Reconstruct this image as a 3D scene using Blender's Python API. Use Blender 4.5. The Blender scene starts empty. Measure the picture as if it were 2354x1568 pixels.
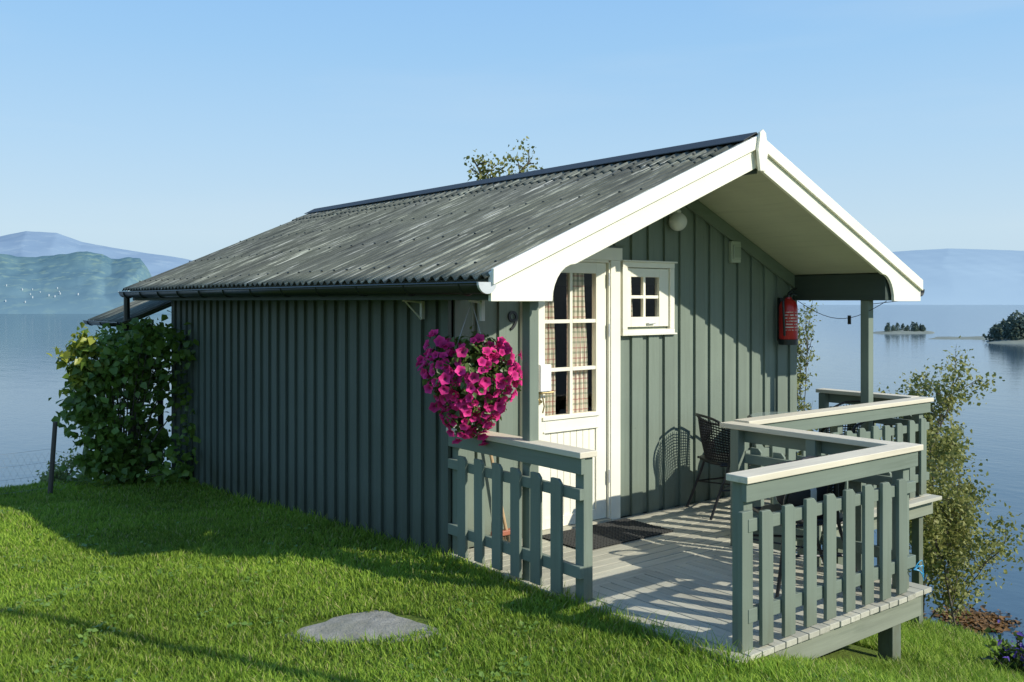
import bpy, math, random
import numpy as np
from mathutils import Vector, Matrix
random.seed(3)
RNG=np.random.default_rng(5)
S=bpy.context.scene
S.view_settings.view_transform='Standard'
S.view_settings.look='None'
S.view_settings.exposure=0
# ------------------------------------------------ frame of reference
# X runs along the cabin ridge (front = +X), Y across the gable, Z up. Deck surface z=0.
CAM=Vector((5.296,-3.617,1.73)); TH=math.radians(51.8)
FX,FY=-math.sin(TH),math.cos(TH); RX,RY=math.cos(TH),math.sin(TH)
def bearing(k,d):   # world place d metres ahead of the lawn viewpoint, k*d to the right
    return CAM.x+FX*d+RX*k*d, CAM.y+FY*d+RY*k*d
WATER=-9.0
# ------------------------------------------------ helpers
def link(o,parent=None):
    S.collection.objects.link(o)
    if parent: o.parent=parent
    return o
def empty(name,loc=(0,0,0)):
    e=bpy.data.objects.new(name,None); e.empty_display_size=.2
    return link(e)
class B:
    def __init__(s): s.v=[];s.f=[]
    def add(s,vs,fs):
        n=len(s.v); s.v+= [tuple(v) for v in vs]; s.f+=[tuple(i+n for i in f) for f in fs]; return s
    def box(s,x0,x1,y0,y1,z0,z1):
        return s.add([(x0,y0,z0),(x1,y0,z0),(x1,y1,z0),(x0,y1,z0),(x0,y0,z1),(x1,y0,z1),(x1,y1,z1),(x0,y1,z1)],
          [(0,3,2,1),(4,5,6,7),(0,1,5,4),(1,2,6,5),(2,3,7,6),(3,0,4,7)])
    def prism(s,poly,x0,x1):   # poly in (y,z), extruded along x
        n=len(poly)
        vs=[(x0,y,z) for y,z in poly]+[(x1,y,z) for y,z in poly]
        fs=[tuple(range(n))[::-1],tuple(range(n,2*n))]+[(i,(i+1)%n,n+(i+1)%n,n+i) for i in range(n)]
        return s.add(vs,fs)
    def gprism(s,o,t,n,poly,n0,n1):  # poly in (along t, z), thick along n
        m=len(poly);vs=[]
        for q in (n0,n1):
            for a,z in poly: vs.append((o[0]+t[0]*a+n[0]*q,o[1]+t[1]*a+n[1]*q,z))
        fs=[tuple(range(m))[::-1],tuple(range(m,2*m))]+[(i,(i+1)%m,m+(i+1)%m,m+i) for i in range(m)]
        return s.add(vs,fs)
    def tube(s,pts,r,n=8,r1=None,cap=True):
        pts=[Vector(p) for p in pts];m=len(pts);vs=[];fs=[]
        r1=r if r1 is None else r1
        up=None
        for i,p in enumerate(pts):
            d=(pts[min(i+1,m-1)]-pts[max(i-1,0)])
            if d.length<1e-9: d=Vector((0,0,1))
            d.normalize()
            if up is None:
                up=Vector((0,0,1)) if abs(d.z)<.9 else Vector((1,0,0))
            a=d.cross(up).normalized(); b=a.cross(d).normalized(); up=b
            rr=r+(r1-r)*i/max(1,m-1)
            for k in range(n):
                w=2*math.pi*k/n; vs.append(p+a*math.cos(w)*rr+b*math.sin(w)*rr)
        for i in range(m-1):
            for k in range(n):
                fs.append((i*n+k,i*n+(k+1)%n,(i+1)*n+(k+1)%n,(i+1)*n+k))
        if cap: fs.append(tuple(range(n))[::-1]); fs.append(tuple((m-1)*n+k for k in range(n)))
        return s.add(vs,fs)
    def lathe(s,prof,c,n=24):
        vs=[];fs=[];m=len(prof)
        for r,z in prof:
            for k in range(n):
                w=2*math.pi*k/n; vs.append((c[0]+r*math.cos(w),c[1]+r*math.sin(w),c[2]+z))
        for i in range(m-1):
            for k in range(n): fs.append((i*n+k,i*n+(k+1)%n,(i+1)*n+(k+1)%n,(i+1)*n+k))
        fs.append(tuple(range(n))[::-1]); fs.append(tuple((m-1)*n+k for k in range(n)))
        return s.add(vs,fs)
    def make(s,name,mat,parent=None,smooth=False,bevel=0,solid=0):
        me=bpy.data.meshes.new(name); me.from_pydata(s.v,[],s.f); me.update()
        o=bpy.data.objects.new(name,me); me.materials.append(mat)
        if smooth:
            me.polygons.foreach_set('use_smooth',[True]*len(me.polygons))
            try: me.set_sharp_from_angle(angle=math.radians(40))
            except Exception: pass
        link(o,parent)
        if solid:
            q=o.modifiers.new('s','SOLIDIFY');q.thickness=solid;q.offset=0
        if bevel:
            q=o.modifiers.new('b','BEVEL');q.width=bevel;q.segments=2;q.limit_method='ANGLE'
        return o
def smoothpts(pts,n=6):
    pts=[Vector(p) for p in pts];out=[]
    for i in range(len(pts)-1):
        p0=pts[max(i-1,0)];p1=pts[i];p2=pts[i+1];p3=pts[min(i+2,len(pts)-1)]
        for k in range(n):
            t=k/n
            out.append(.5*((2*p1)+(p2-p0)*t+(2*p0-5*p1+4*p2-p3)*t*t+(3*p1-p0-3*p2+p3)*t**3))
    out.append(pts[-1]);return out
def np_mesh(name,V,F,mat,parent=None,C=None,smooth=False):
    me=bpy.data.meshes.new(name);k=F.shape[1]
    me.vertices.add(len(V));me.vertices.foreach_set('co',V.astype(np.float32).ravel())
    me.loops.add(F.size);me.loops.foreach_set('vertex_index',F.astype(np.int32).ravel())
    me.polygons.add(len(F));me.polygons.foreach_set('loop_start',np.arange(0,F.size,k,dtype=np.int32))
    me.update(calc_edges=True)
    if C is not None:
        a=me.color_attributes.new('col','FLOAT_COLOR','POINT')
        c=np.ones((len(V),4),np.float32);c[:,:3]=C;a.data.foreach_set('color',c.ravel())
    if smooth: me.polygons.foreach_set('use_smooth',np.ones(len(F),bool))
    me.materials.append(mat)
    return link(bpy.data.objects.new(name,me),parent)
# ------------------------------------------------ materials
class N:
    def __init__(s,name):
        s.m=bpy.data.materials.new(name);s.m.use_nodes=True;s.t=s.m.node_tree;s.p=s.t.nodes['Principled BSDF']
    def n(s,typ,**kw):
        x=s.t.nodes.new(typ)
        for k,v in kw.items(): setattr(x,k,v)
        return x
    def l(s,a,b): s.t.links.new(a,b)
    def val(s,sock,v):
        if isinstance(v,bpy.types.NodeSocket): s.l(v,sock)
        else: sock.default_value=v
    def math(s,op,a,b=0.,c=None,clamp=False):
        x=s.n('ShaderNodeMath',operation=op,use_clamp=clamp);s.val(x.inputs[0],a);s.val(x.inputs[1],b)
        if c is not None:s.val(x.inputs[2],c)
        return x.outputs[0]
    def coord(s,scale=(1,1,1),rot=(0,0,0)):
        tc=s.n('ShaderNodeTexCoord');mp=s.n('ShaderNodeMapping');mp.inputs['Scale'].default_value=scale;mp.inputs['Rotation'].default_value=rot
        s.l(tc.outputs['Object'],mp.inputs[0]);return mp.outputs[0]
    def xyz(s):
        tc=s.n('ShaderNodeTexCoord');sp=s.n('ShaderNodeSeparateXYZ');s.l(tc.outputs['Object'],sp.inputs[0]);return sp.outputs
    def noise(s,vec,scale=5,detail=4,rough=.55):
        x=s.n('ShaderNodeTexNoise');s.l(vec,x.inputs['Vector']);x.inputs['Scale'].default_value=scale
        x.inputs['Detail'].default_value=detail;x.inputs['Roughness'].default_value=rough;return x.outputs['Fac']
    def ramp(s,f,stops):
        x=s.n('ShaderNodeValToRGB');s.l(f,x.inputs[0]);e=x.color_ramp.elements
        while len(e)<len(stops): e.new(.5)
        for q,(p,c) in zip(e,stops): q.position=p;q.color=(*c,1) if len(c)==3 else c
        return x.outputs[0]
    def mix(s,f,a,b,mode='MIX'):
        x=s.n('ShaderNodeMix',data_type='RGBA',blend_type=mode);s.val(x.inputs[0],f)
        s.val(x.inputs[6],(*a,1) if isinstance(a,tuple) else a);s.val(x.inputs[7],(*b,1) if isinstance(b,tuple) else b)
        return x.outputs[2]
    def bump(s,h,st=.3,dist=.01):
        x=s.n('ShaderNodeBump');x.inputs['Strength'].default_value=st;x.inputs['Distance'].default_value=dist
        s.l(h,x.inputs['Height']);s.l(x.outputs[0],s.p.inputs['Normal'])
    def set(s,col=None,rough=None,spec=None,metal=None):
        if col is not None: s.val(s.p.inputs['Base Color'],(*col,1) if isinstance(col,tuple) else col)
        if rough is not None: s.val(s.p.inputs['Roughness'],rough)
        if spec is not None: s.p.inputs['Specular IOR Level'].default_value=spec
        if metal is not None: s.p.inputs['Metallic'].default_value=metal
        return s.m
def wood(name,col,grain='z',var=.35,isl=.22,rough=.6,dirt=None,bump=.35,splash=None):
    m=N(name);sc={'z':(30,30,1.6),'y':(30,1.6,30),'x':(1.6,30,30)}[grain]
    f=m.noise(m.coord(sc),1,6,.65);g=m.noise(m.coord((1,1,1)),2.3,4)
    geo=m.n('ShaderNodeNewGeometry').outputs['Random Per Island']
    v=m.math('ADD',m.math('MULTIPLY_ADD',f,var,1-var*.5),m.math('MULTIPLY_ADD',geo,isl,-isl*.5))
    v=m.math('ADD',v,m.math('MULTIPLY_ADD',g,.3,-.15))
    h=m.n('ShaderNodeHueSaturation');h.inputs['Color'].default_value=(*col,1);m.l(v,h.inputs['Value'])
    c=h.outputs[0]
    if dirt:
        d=m.noise(m.coord(tuple(x*.5 for x in sc)),1.3,5,.7)
        d=m.math('MULTIPLY',m.math('SUBTRACT',d,.56,clamp=True),4,clamp=True)
        c=m.mix(d,c,dirt)
    if splash:   # soil splash and algae low on the boards
        z=m.xyz()[2];s1=m.math('MULTIPLY_ADD',z,-2.6,.75,clamp=True)
        s1=m.math('MULTIPLY',s1,m.math('MULTIPLY_ADD',m.noise(m.coord((9,9,3)),1,5,.7),2.2,-.55,clamp=True))
        c=m.mix(s1,c,splash)
        k=m.noise(m.coord((60,60,25)),1,2);k=m.math('MULTIPLY',m.math('SUBTRACT',k,.70,clamp=True),10,clamp=True)
        c=m.mix(m.math('MULTIPLY',k,.5),c,tuple(q*.45 for q in col))
    m.bump(f,bump,.004);return m.set(c,rough,.3)
def plain(name,col,rough=.5,metal=0,spec=.5,var=.15):
    m=N(name);g=m.noise(m.coord(),14,4);c=m.mix(g,tuple(x*(1-var) for x in col),tuple(min(1,x*(1+var)) for x in col))
    return m.set(c,rough,spec,metal)
def leafmat(name,trans=.3,rough=.5,spec=.3,nvar=None):
    m=N(name);a=m.n('ShaderNodeVertexColor');a.layer_name='col';c=a.outputs[0]
    if nvar:
        g=m.noise(m.coord(),nvar[0],4,.6);f=m.math('MULTIPLY_ADD',g,nvar[1],1-nvar[1]*.5)
        h=m.n('ShaderNodeHueSaturation');m.l(c,h.inputs['Color']);m.l(f,h.inputs['Value']);c=h.outputs[0]
    m.set(c,rough,spec)
    t=m.n('ShaderNodeBsdfTranslucent');m.l(c,t.inputs[0]);x=m.n('ShaderNodeMixShader');x.inputs[0].default_value=trans
    m.l(m.p.outputs[0],x.inputs[1]);m.l(t.outputs[0],x.inputs[2])
    m.l(x.outputs[0],m.t.nodes['Material Output'].inputs[0]);return m.m
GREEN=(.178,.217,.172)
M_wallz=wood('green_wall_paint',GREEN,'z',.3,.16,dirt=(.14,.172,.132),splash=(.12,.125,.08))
M_side=wood('green_wall_paint_shaded',(.090,.112,.092),'z',.4,.22,dirt=(.064,.080,.065),splash=(.05,.06,.035))  # same green paint; shade of the sunless side darkened into its colour
M_gx=wood('green_trim_x',GREEN,'x',.25,.1,dirt=(.13,.16,.12));M_gy=wood('green_trim_y',GREEN,'y',.25,.1,dirt=(.13,.16,.12))
M_cream=wood('cream_paint',(.87,.84,.69),'y',.08,.05,.5,bump=.12)
M_creamz=wood('cream_door_paint',(.85,.82,.68),'z',.06,.03,.45,bump=.08)
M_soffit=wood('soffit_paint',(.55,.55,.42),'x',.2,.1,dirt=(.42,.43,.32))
M_cap=wood('pale_handrail',(.68,.62,.48),'x',.3,.15,dirt=(.46,.42,.33))
M_capy=wood('pale_handrail_y',(.68,.62,.48),'y',.3,.15,dirt=(.46,.42,.33))
M_deckx=wood('weathered_deck_boards',(.43,.415,.33),'x',.6,.35,.8,dirt=(.22,.22,.165),bump=.6)
M_decky=wood('weathered_deck_boards_y',(.42,.405,.32),'y',.6,.35,.8,dirt=(.21,.21,.16),bump=.6)
M_fas=wood('weathered_green_fascia',(.22,.24,.18),'y',.5,.2,.75,dirt=(.13,.15,.11),bump=.5)
M_black=plain('black_gutter_steel',(.012,.017,.015),.35)
M_silver=plain('galvanised_cap',(.6,.62,.62),.35,.3)
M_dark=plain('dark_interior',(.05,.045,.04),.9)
M_chain=plain('chain_metal',(.35,.35,.33),.4,.6)
# ------------------------------------------------ terrain
def G(X,Y):
    X=np.asarray(X,float);Y=np.asarray(Y,float)
    z=-.058*np.clip(-X,0,6)
    u=np.clip(-X-6.3,0,None);z=z-.75*(np.sqrt(u*u+.5)-.707)
    v=np.clip(Y,0,None);z=z-.28*(np.sqrt(v*v+.04)-.2)
    w=np.clip(Y-4.6,0,None);z=z-.45*(np.sqrt(w*w+1)-1)
    far=np.clip(np.maximum(X-8,-Y-8),0,None);z=z+far*.04
    z=z+.012*np.sin(2.1*X+1.3*Y)+.010*np.sin(3.7*Y-1.9*X)-.035
    return np.maximum(z,-13)
def axis(lo,hi):
    a=list(np.arange(-11,9,.2))
    x=a[-1];st=.3
    while x<hi: x+=st;st*=1.2;a.append(x)
    x=a[0];st=.3
    while x>lo: x-=st;st*=1.2;a.insert(0,x)
    return np.array(a)
ax=axis(-40,400);ay=axis(-400,40)
XX,YY=np.meshgrid(ax,ay,indexing='ij');ZZ=G(XX,YY)
V=np.stack([XX,YY,ZZ],-1).reshape(-1,3);ny=len(ay)
i,j=np.meshgrid(np.arange(len(ax)-1),np.arange(ny-1),indexing='ij');q=(i*ny+j).ravel()
F=np.stack([q,q+ny,q+ny+1,q+1],1)
m=N('lawn_soil');g1=m.noise(m.coord(),1.4,5,.6);g2=m.noise(m.coord(),40,4,.7)
c=m.mix(g1,(.095,.15,.024),(.15,.21,.034));c=m.mix(m.math('MULTIPLY',g2,.5),c,(.085,.095,.028));m.bump(g2,.8,.03);m.set(c,.95,.1)
np_mesh('lawn_ground',V,F,m.m,smooth=True)
# grass blades
NB=700000
d=3.6+(14.5-3.6)*RNG.random(NB)**1.25
k=(RNG.random(NB)*1.5-.78)
gx=CAM.x+FX*d+RX*k*d;gy=CAM.y+FY*d+RY*k*d
STX,STY=.90,-1.16
stone_c=(gx-STX)*RX+(gy-STY)*RY;stone_d=(gx-STX)*FX+(gy-STY)*FY
keep=~((gx>-5.8)&(gx<.0)&(gy>-.02)&(gy<4.1))&~((gx>-.02)&(gx<1.14)&(gy>-.03)&(gy<4.5))&~((gx>=1.1)&(gx<2.46)&(gy>.02)&(gy<1.8))
keep&=~(((stone_c/.37)**2+(stone_d/.21)**2)<1)
keep&=(gy<11)&(gx>-9)
gx,gy,d=gx[keep],gy[keep],d[keep];n=len(gx);gz=G(gx,gy)
h=.014+.022*RNG.random(n)
edge=np.exp(-np.clip(-gy,0,9)/.10)*((gx>-5.9)&(gx<2.5)&(gy<.05))
es=np.exp(-np.abs(np.sqrt((stone_c[keep]/.37)**2+(stone_d[keep]/.21)**2)-1)/.15)
rough_r=np.clip((gy-.5)/2,0,1)+np.clip((gx-2.3)/1.2,0,.8)*np.clip((gy+2.2)/1.2,0,1)
clump=.5+.5*np.sin(gx*5.1+2*np.sin(gy*3.3))*np.sin(gy*4.7+1.7*np.sin(gx*2.9))
tuft=(.5+.5*np.sin(gx*11.3+3*np.sin(gy*7.1))*np.sin(gy*12.7+2.2*np.sin(gx*6.3)))**3
h*=1+2.8*edge*RNG.random(n)+.6*es+1.9*rough_r*RNG.random(n)+.45*clump+.7*tuft
ang=RNG.random(n)*6.283;lean=.25+.9*RNG.random(n);wd=(.0018+.0019*RNG.random(n))*(1+.14*(d-4))
la=ang+1.57+RNG.normal(0,.5,n)
p=np.stack([gx,gy,gz-.004],1)
sd=np.stack([np.cos(ang),np.sin(ang),np.zeros(n)],1)*wd[:,None]
ln=np.stack([np.cos(la),np.sin(la),np.zeros(n)],1)*(h*lean)[:,None]
up=np.stack([np.zeros(n),np.zeros(n),h],1)
V=np.stack([p-sd,p+sd,p+up*.6+ln*.35+sd*.7,p+up*.6+ln*.35-sd*.7,p+up+ln],1).reshape(-1,3)
o=np.arange(n)*5
F=np.concatenate([np.stack([o,o+1,o+2],1),np.stack([o,o+2,o+3],1),np.stack([o+3,o+2,o+4],1)])
t=RNG.random(n)[:,None];yl=(RNG.random(n)<.07)[:,None]
pat=(.5+.5*np.sin(gx*1.7+gy*.9)*np.sin(gy*2.1-gx*.6))[:,None]
c0=np.array([.155,.285,.026]);c1=np.array([.35,.475,.060])
cc=c0*(1-t)+c1*t;cc=cc*(.76+.32*pat+.14*clump[:,None]);cc=np.where(yl,np.array([.46,.44,.17]),cc)
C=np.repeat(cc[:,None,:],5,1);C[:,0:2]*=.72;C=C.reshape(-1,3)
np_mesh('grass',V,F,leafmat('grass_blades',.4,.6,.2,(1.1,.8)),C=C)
# generic leaf mass
def leaves(name,P,size,mat,ca,cb,parent=None,up=.4,fold=.12,ratio=.36,out=None,var=.5,bright=None,sun_tint=None):
    n=len(P);s=size*(1-var+2*var*RNG.random(n))[:,None]
    nr=RNG.normal(0,1,(n,3));nr/=np.linalg.norm(nr,axis=1)[:,None];nr[:,2]+=up
    if out is not None: nr+=out
    nr/=np.linalg.norm(nr,axis=1)[:,None]
    a=np.cross(nr,RNG.normal(0,1,(n,3)));a/=np.linalg.norm(a,axis=1)[:,None];a[:,2]-=.25
    a/=np.linalg.norm(a,axis=1)[:,None];b=np.cross(nr,a)
    v=[P,P+a*s*.35+b*s*ratio+nr*s*fold,P+a*s*.35-b*s*ratio+nr*s*fold,P+a*s*.72+b*s*ratio*.6+nr*s*fold*.5,P+a*s*.72-b*s*ratio*.6+nr*s*fold*.5,P+a*s*1.05-nr*s*.08,P+a*s*.5]
    V=np.stack(v,1).reshape(-1,3);o=np.arange(n)*7
    F=np.concatenate([np.stack([o+x,o+y,o+z],1) for x,y,z in ((0,6,1),(0,2,6),(1,6,3),(2,4,6),(6,5,3),(6,4,5))])
    t=RNG.random(n)[:,None];C=np.array(ca)*(1-t)+np.array(cb)*t
    if bright is not None: C=C*bright[:,None]
    if sun_tint is not None: C=np.where(sun_tint[:,None],np.array([.36,.40,.06])*(.7+.5*t),C)  # sunlight painted into the chosen leaves as brighter yellow-green
    return np_mesh(name,V,F,mat,parent,np.repeat(C,7,0))
M_leaf=leafmat('bush_leaf',.35,.4,.4);M_birchleaf=leafmat('birch_leaf',.35,.5);M_bark=plain('bark',(.10,.085,.065),.9,var=.5)
# clover and weeds in the lawn
NC=190;cx_=[];rgc=np.random.default_rng(77)
for _ in range(NC):
    dd=3.9+5*rgc.random()**1.4;kk=rgc.uniform(-.6,.62);x,y=bearing(kk,dd)
    if y>-.08 and x<2.5: continue
    if math.hypot(x-STX,y-STY)<.42: continue
    nn=rgc.integers(5,34);q=rgc.normal(0,.045+.05*rgc.random(),(nn,2))
    cx_.append(np.stack([x+q[:,0],y+q[:,1],G(x+q[:,0],y+q[:,1])+.016+.018*rgc.random(nn)],1))
P=np.concatenate(cx_);leaves('clover',P,.026,M_leaf,(.14,.26,.045),(.23,.35,.07),up=1.6,ratio=.45)
# ------------------------------------------------ sky & sun
sun_v=Vector((1.03,.48,.734)).normalized()
w=bpy.data.worlds.new('World');S.world=w;w.use_nodes=True;nt=w.node_tree
sk=nt.nodes.new('ShaderNodeTexSky');sk.sky_type='NISHITA';sk.sun_disc=False
sk.sun_elevation=math.asin(sun_v.z);sk.sun_rotation=math.atan2(sun_v.x,sun_v.y)
sk.air_density=1.0;sk.dust_density=.5;sk.ozone_density=2.5;sk.altitude=0
bg=nt.nodes['Background']
# thin summer haze: the clear sky blended with a pale veil that thickens towards the horizon
tcw=nt.nodes.new('ShaderNodeTexCoord');spw=nt.nodes.new('ShaderNodeSeparateXYZ');nt.links.new(tcw.outputs['Generated'],spw.inputs[0])
rw=nt.nodes.new('ShaderNodeValToRGB');nt.links.new(spw.outputs[2],rw.inputs[0])
e=rw.color_ramp.elements;e[0].position=0;e[0].color=(.56,.75,.90,1);e[1].position=1;e[1].color=(.11,.28,.68,1)
for p_,c_ in ((.07,(.62,.81,.95,1)),(.16,(.50,.75,.99,1)),(.26,(.38,.67,1.0,1)),(.36,(.30,.59,1.0,1)),(.6,(.17,.40,.84,1))):
    q=e.new(p_);q.color=c_
wn_=nt.nodes.new('ShaderNodeTexNoise');wm_=nt.nodes.new('ShaderNodeMapping');wm_.inputs['Scale'].default_value=(1.2,1.2,9)
nt.links.new(tcw.outputs['Generated'],wm_.inputs[0]);nt.links.new(wm_.outputs[0],wn_.inputs['Vector']);wn_.inputs['Scale'].default_value=1.6;wn_.inputs['Detail'].default_value=5
wr_=nt.nodes.new('ShaderNodeMapRange');nt.links.new(wn_.outputs['Fac'],wr_.inputs[0]);wr_.inputs[1].default_value=.5;wr_.inputs[2].default_value=.8;wr_.inputs[3].default_value=0;wr_.inputs[4].default_value=.22
wc_=nt.nodes.new('ShaderNodeMix');wc_.data_type='RGBA';nt.links.new(wr_.outputs[0],wc_.inputs[0]);nt.links.new(rw.outputs[0],wc_.inputs[6]);wc_.inputs[7].default_value=(.75,.87,.97,1)
scw=nt.nodes.new('ShaderNodeVectorMath');scw.operation='SCALE';scw.inputs['Scale'].default_value=.10;nt.links.new(sk.outputs[0],scw.inputs[0])
mxw=nt.nodes.new('ShaderNodeMix');mxw.data_type='RGBA';mxw.inputs[0].default_value=.9
nt.links.new(scw.outputs[0],mxw.inputs[6]);nt.links.new(wc_.outputs[2],mxw.inputs[7])
nt.links.new(mxw.outputs[2],bg.inputs[0]);bg.inputs[1].default_value=.95
sl=bpy.data.lights.new('sun','SUN');sl.energy=5.0;sl.angle=math.radians(.5);sl.color=(1,.95,.84)
so=link(bpy.data.objects.new('sun',sl));so.rotation_euler=sun_v.to_track_quat('Z','Y').to_euler();so.location=(20,10,15)
# ------------------------------------------------ water
m=N('fjord_water')
wv=m.noise(m.coord((1,1,1)),1.3,4,.5);wv2=m.noise(m.coord((.25,.6,1),(0,0,.6)),.5,3,.5)
hh=m.math('ADD',wv,m.math('MULTIPLY',wv2,2.5));m.bump(hh,.15,.10)
m.set((.035,.075,.11),.10,.5);m.p.inputs['IOR'].default_value=1.33
rs=[0,15,30,60,120,250,500,1000,2500,6000,14000];vs=[(CAM.x,CAM.y,WATER)];fs=[]
for r in rs[1:]:
    for a in range(64): vs.append((CAM.x+r*math.cos(a*math.pi/32),CAM.y+r*math.sin(a*math.pi/32),WATER))
for a in range(64): fs.append((0,1+a,1+(a+1)%64))
for i in range(len(rs)-2):
    for a in range(64): fs.append((1+i*64+a,1+(i+1)*64+a,1+(i+1)*64+(a+1)%64,1+i*64+(a+1)%64))
B().add(vs,fs).make('water',m.m)
# ------------------------------------------------ hills
def vn2(x,y,seed,oct=5):
    r=np.zeros_like(x);rg=np.random.default_rng(seed);a=1.;f=1.
    for _ in range(oct):
        for _k in range(3):
            th=rg.random()*6.28;r+=a*np.sin(f*(x*math.cos(th)+y*math.sin(th))*rg.uniform(.8,1.3)+rg.random()*6.28)/1.8
        a*=.52;f*=2.05
    return r
def hillmat(name,c1,c2,c3,sc,low=None,zr=(0,40),lowf=.7):  # distance haze is painted into these diffuse colours
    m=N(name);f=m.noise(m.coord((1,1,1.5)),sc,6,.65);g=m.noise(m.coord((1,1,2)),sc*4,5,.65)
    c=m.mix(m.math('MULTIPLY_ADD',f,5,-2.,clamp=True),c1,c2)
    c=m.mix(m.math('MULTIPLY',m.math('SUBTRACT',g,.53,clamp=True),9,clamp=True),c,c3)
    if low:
        z=m.xyz()[2];t=m.math('DIVIDE',m.math('SUBTRACT',zr[1],z),zr[1]-zr[0],clamp=True);c=m.mix(m.math('MULTIPLY',t,lowf),c,low)  # painted haze, thicker towards the waterline
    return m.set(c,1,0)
def hills(name,prof,d0,d1,mat,seed,rough,scale,crest=0):
    ks=np.linspace(prof[0][0],prof[-1][0],900);top=np.interp(ks,[p[0] for p in prof],[p[1] for p in prof])
    rows=44;V=[]
    for r in range(rows):
        t=r/(rows-1);dd=d0+(d1-d0)*t
        x,y=(CAM.x+FX*dd+RX*ks*dd,CAM.y+FY*dd+RY*ks*dd)
        # skyline wanders with distance so the slopes do not read as a radial extrusion
        sh=np.interp(ks+.02*(1-t)*vn2(x/scale*.8,y/scale*.8,seed+5),[p[0] for p in prof],[p[1] for p in prof])
        hgt=(sh*d1+1.73-WATER)*(t**.8)+rough*vn2(x/scale,y/scale,seed)*min(1,t*2.5)*(1.15-.75*t)+crest*t*np.abs(vn2(x/9,y/9,seed+9,3))
        V.append(np.stack([x,y,WATER-.5+np.maximum(hgt,0)],1))
    V.append(np.stack([CAM.x+FX*d1*1.4+RX*ks*d1*1.4,CAM.y+FY*d1*1.4+RY*ks*d1*1.4,np.full_like(ks,WATER-5)],1))
    V=np.concatenate(V);nk=len(ks);i,j=np.meshgrid(np.arange(rows),np.arange(nk-1),indexing='ij');q=(i*nk+j).ravel()
    return np_mesh(name,V,np.stack([q,q+1,q+nk+1,q+nk],1),mat,smooth=True)
f_=2130.
def K(x): return (x-1177)/f_
def E(y): return (692-y)/f_
near=[(K(-1600),E(640)),(K(-900),E(560)),(K(-400),E(600)),(K(0),E(583)),(K(40),E(590)),(K(90),E(591)),(K(150),E(583)),(K(200),E(578)),(K(235),E(585)),(K(255),E(597)),(K(300),E(591)),(K(322),E(593)),(K(338),E(614)),(K(352),E(644)),(K(420),E(690)),(K(520),E(700))]
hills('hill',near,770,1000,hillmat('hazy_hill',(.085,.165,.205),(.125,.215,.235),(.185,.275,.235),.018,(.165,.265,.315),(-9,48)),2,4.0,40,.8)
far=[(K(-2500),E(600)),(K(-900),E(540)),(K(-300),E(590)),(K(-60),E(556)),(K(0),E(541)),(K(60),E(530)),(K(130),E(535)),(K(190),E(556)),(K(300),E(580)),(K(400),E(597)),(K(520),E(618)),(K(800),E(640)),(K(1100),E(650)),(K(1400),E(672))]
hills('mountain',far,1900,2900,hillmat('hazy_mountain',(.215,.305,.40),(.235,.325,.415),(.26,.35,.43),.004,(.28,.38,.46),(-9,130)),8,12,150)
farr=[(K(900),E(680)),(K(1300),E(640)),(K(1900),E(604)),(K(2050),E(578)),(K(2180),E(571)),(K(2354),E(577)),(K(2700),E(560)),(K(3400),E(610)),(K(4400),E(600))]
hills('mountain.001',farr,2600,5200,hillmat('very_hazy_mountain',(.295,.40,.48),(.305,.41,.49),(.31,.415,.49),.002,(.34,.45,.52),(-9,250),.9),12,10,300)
hb=B()
for _ in range(24):
    kk=K(random.choice((random.gauss(90,35),random.gauss(230,40),random.uniform(-300,300))));t=random.uniform(.12,.38);dd=770+230*t
    x,y=bearing(kk,dd);tp=np.interp(kk,[p[0] for p in near],[p[1] for p in near])
    z=WATER+(tp*1000+10.7)*t**.8+.6+float(4.0*vn2(np.array([x/40]),np.array([y/40]),2)[0]*min(1,t*2.5)*(1.15-.75*t));s=random.uniform(.6,1.1)
    hb.box(x-s*.7,x+s*.7,y-s*.5,y+s*.5,z-2,z+s*.6)
    hb.add([(x-s*.7,y-s*.5,z+s*.6),(x+s*.7,y-s*.5,z+s*.6),(x+s*.7,y+s*.5,z+s*.6),(x-s*.7,y+s*.5,z+s*.6),(x-s*.7,y,z+s),(x+s*.7,y,z+s)],[(0,1,5,4),(2,3,4,5),(0,4,3),(1,2,5)])
hb.make('village_houses',plain('village_paint',(.40,.46,.48),.8))
# island and headland
def islet(name,k0,k1,d,hgt,trees,th,colr):
    e=empty(name);ks=np.linspace(k0,k1,60);V=[];rows=9
    for r in range(rows):
        t=r/(rows-1);dd=d*(1+.10*t);x,y=CAM.x+FX*dd+RX*ks*dd,CAM.y+FY*dd+RY*ks*dd
        prof=np.sin(np.pi*t)**.6*np.clip(np.sin(np.pi*(ks-k0)/(k1-k0)),0,1)**.5*hgt*(.75+.25*vn2(x/4,y/4,int(d)))
        V.append(np.stack([x,y,WATER-.2+np.maximum(prof,0)],1))
    V=np.concatenate(V);nk=60;i,j=np.meshgrid(np.arange(rows-1),np.arange(nk-1),indexing='ij');q=(i*nk+j).ravel()
    np_mesh('rocky_shore',V,np.stack([q,q+1,q+nk+1,q+nk],1),colr,e,smooth=True)
    P=[];T=B()
    for (ka,hs) in trees:
        dd=d*random.uniform(1.02,1.08);x,y=bearing(ka,dd);hh=th*hs
        T.tube([(x,y,WATER),(x,y,WATER+hh*.8)],.12,5,.04)
        nn=int(60+260*hs);wdt=random.uniform(.28,.5)
        zz=RNG.random(nn)**.9;rad=(1-zz)**.55*hh*wdt*(.5+.6*RNG.random(nn));aa=RNG.random(nn)*6.28
        P.append(np.stack([x+rad*np.cos(aa),y+rad*np.sin(aa),WATER+hgt*.3+hh*(.0+.97*zz)],1))
    T.make('tree_trunks',M_bark,e)
    leaves('tree_foliage',np.concatenate(P),th*.10,M_birchleaf,(.085,.13,.11),(.15,.20,.15),e)
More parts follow.
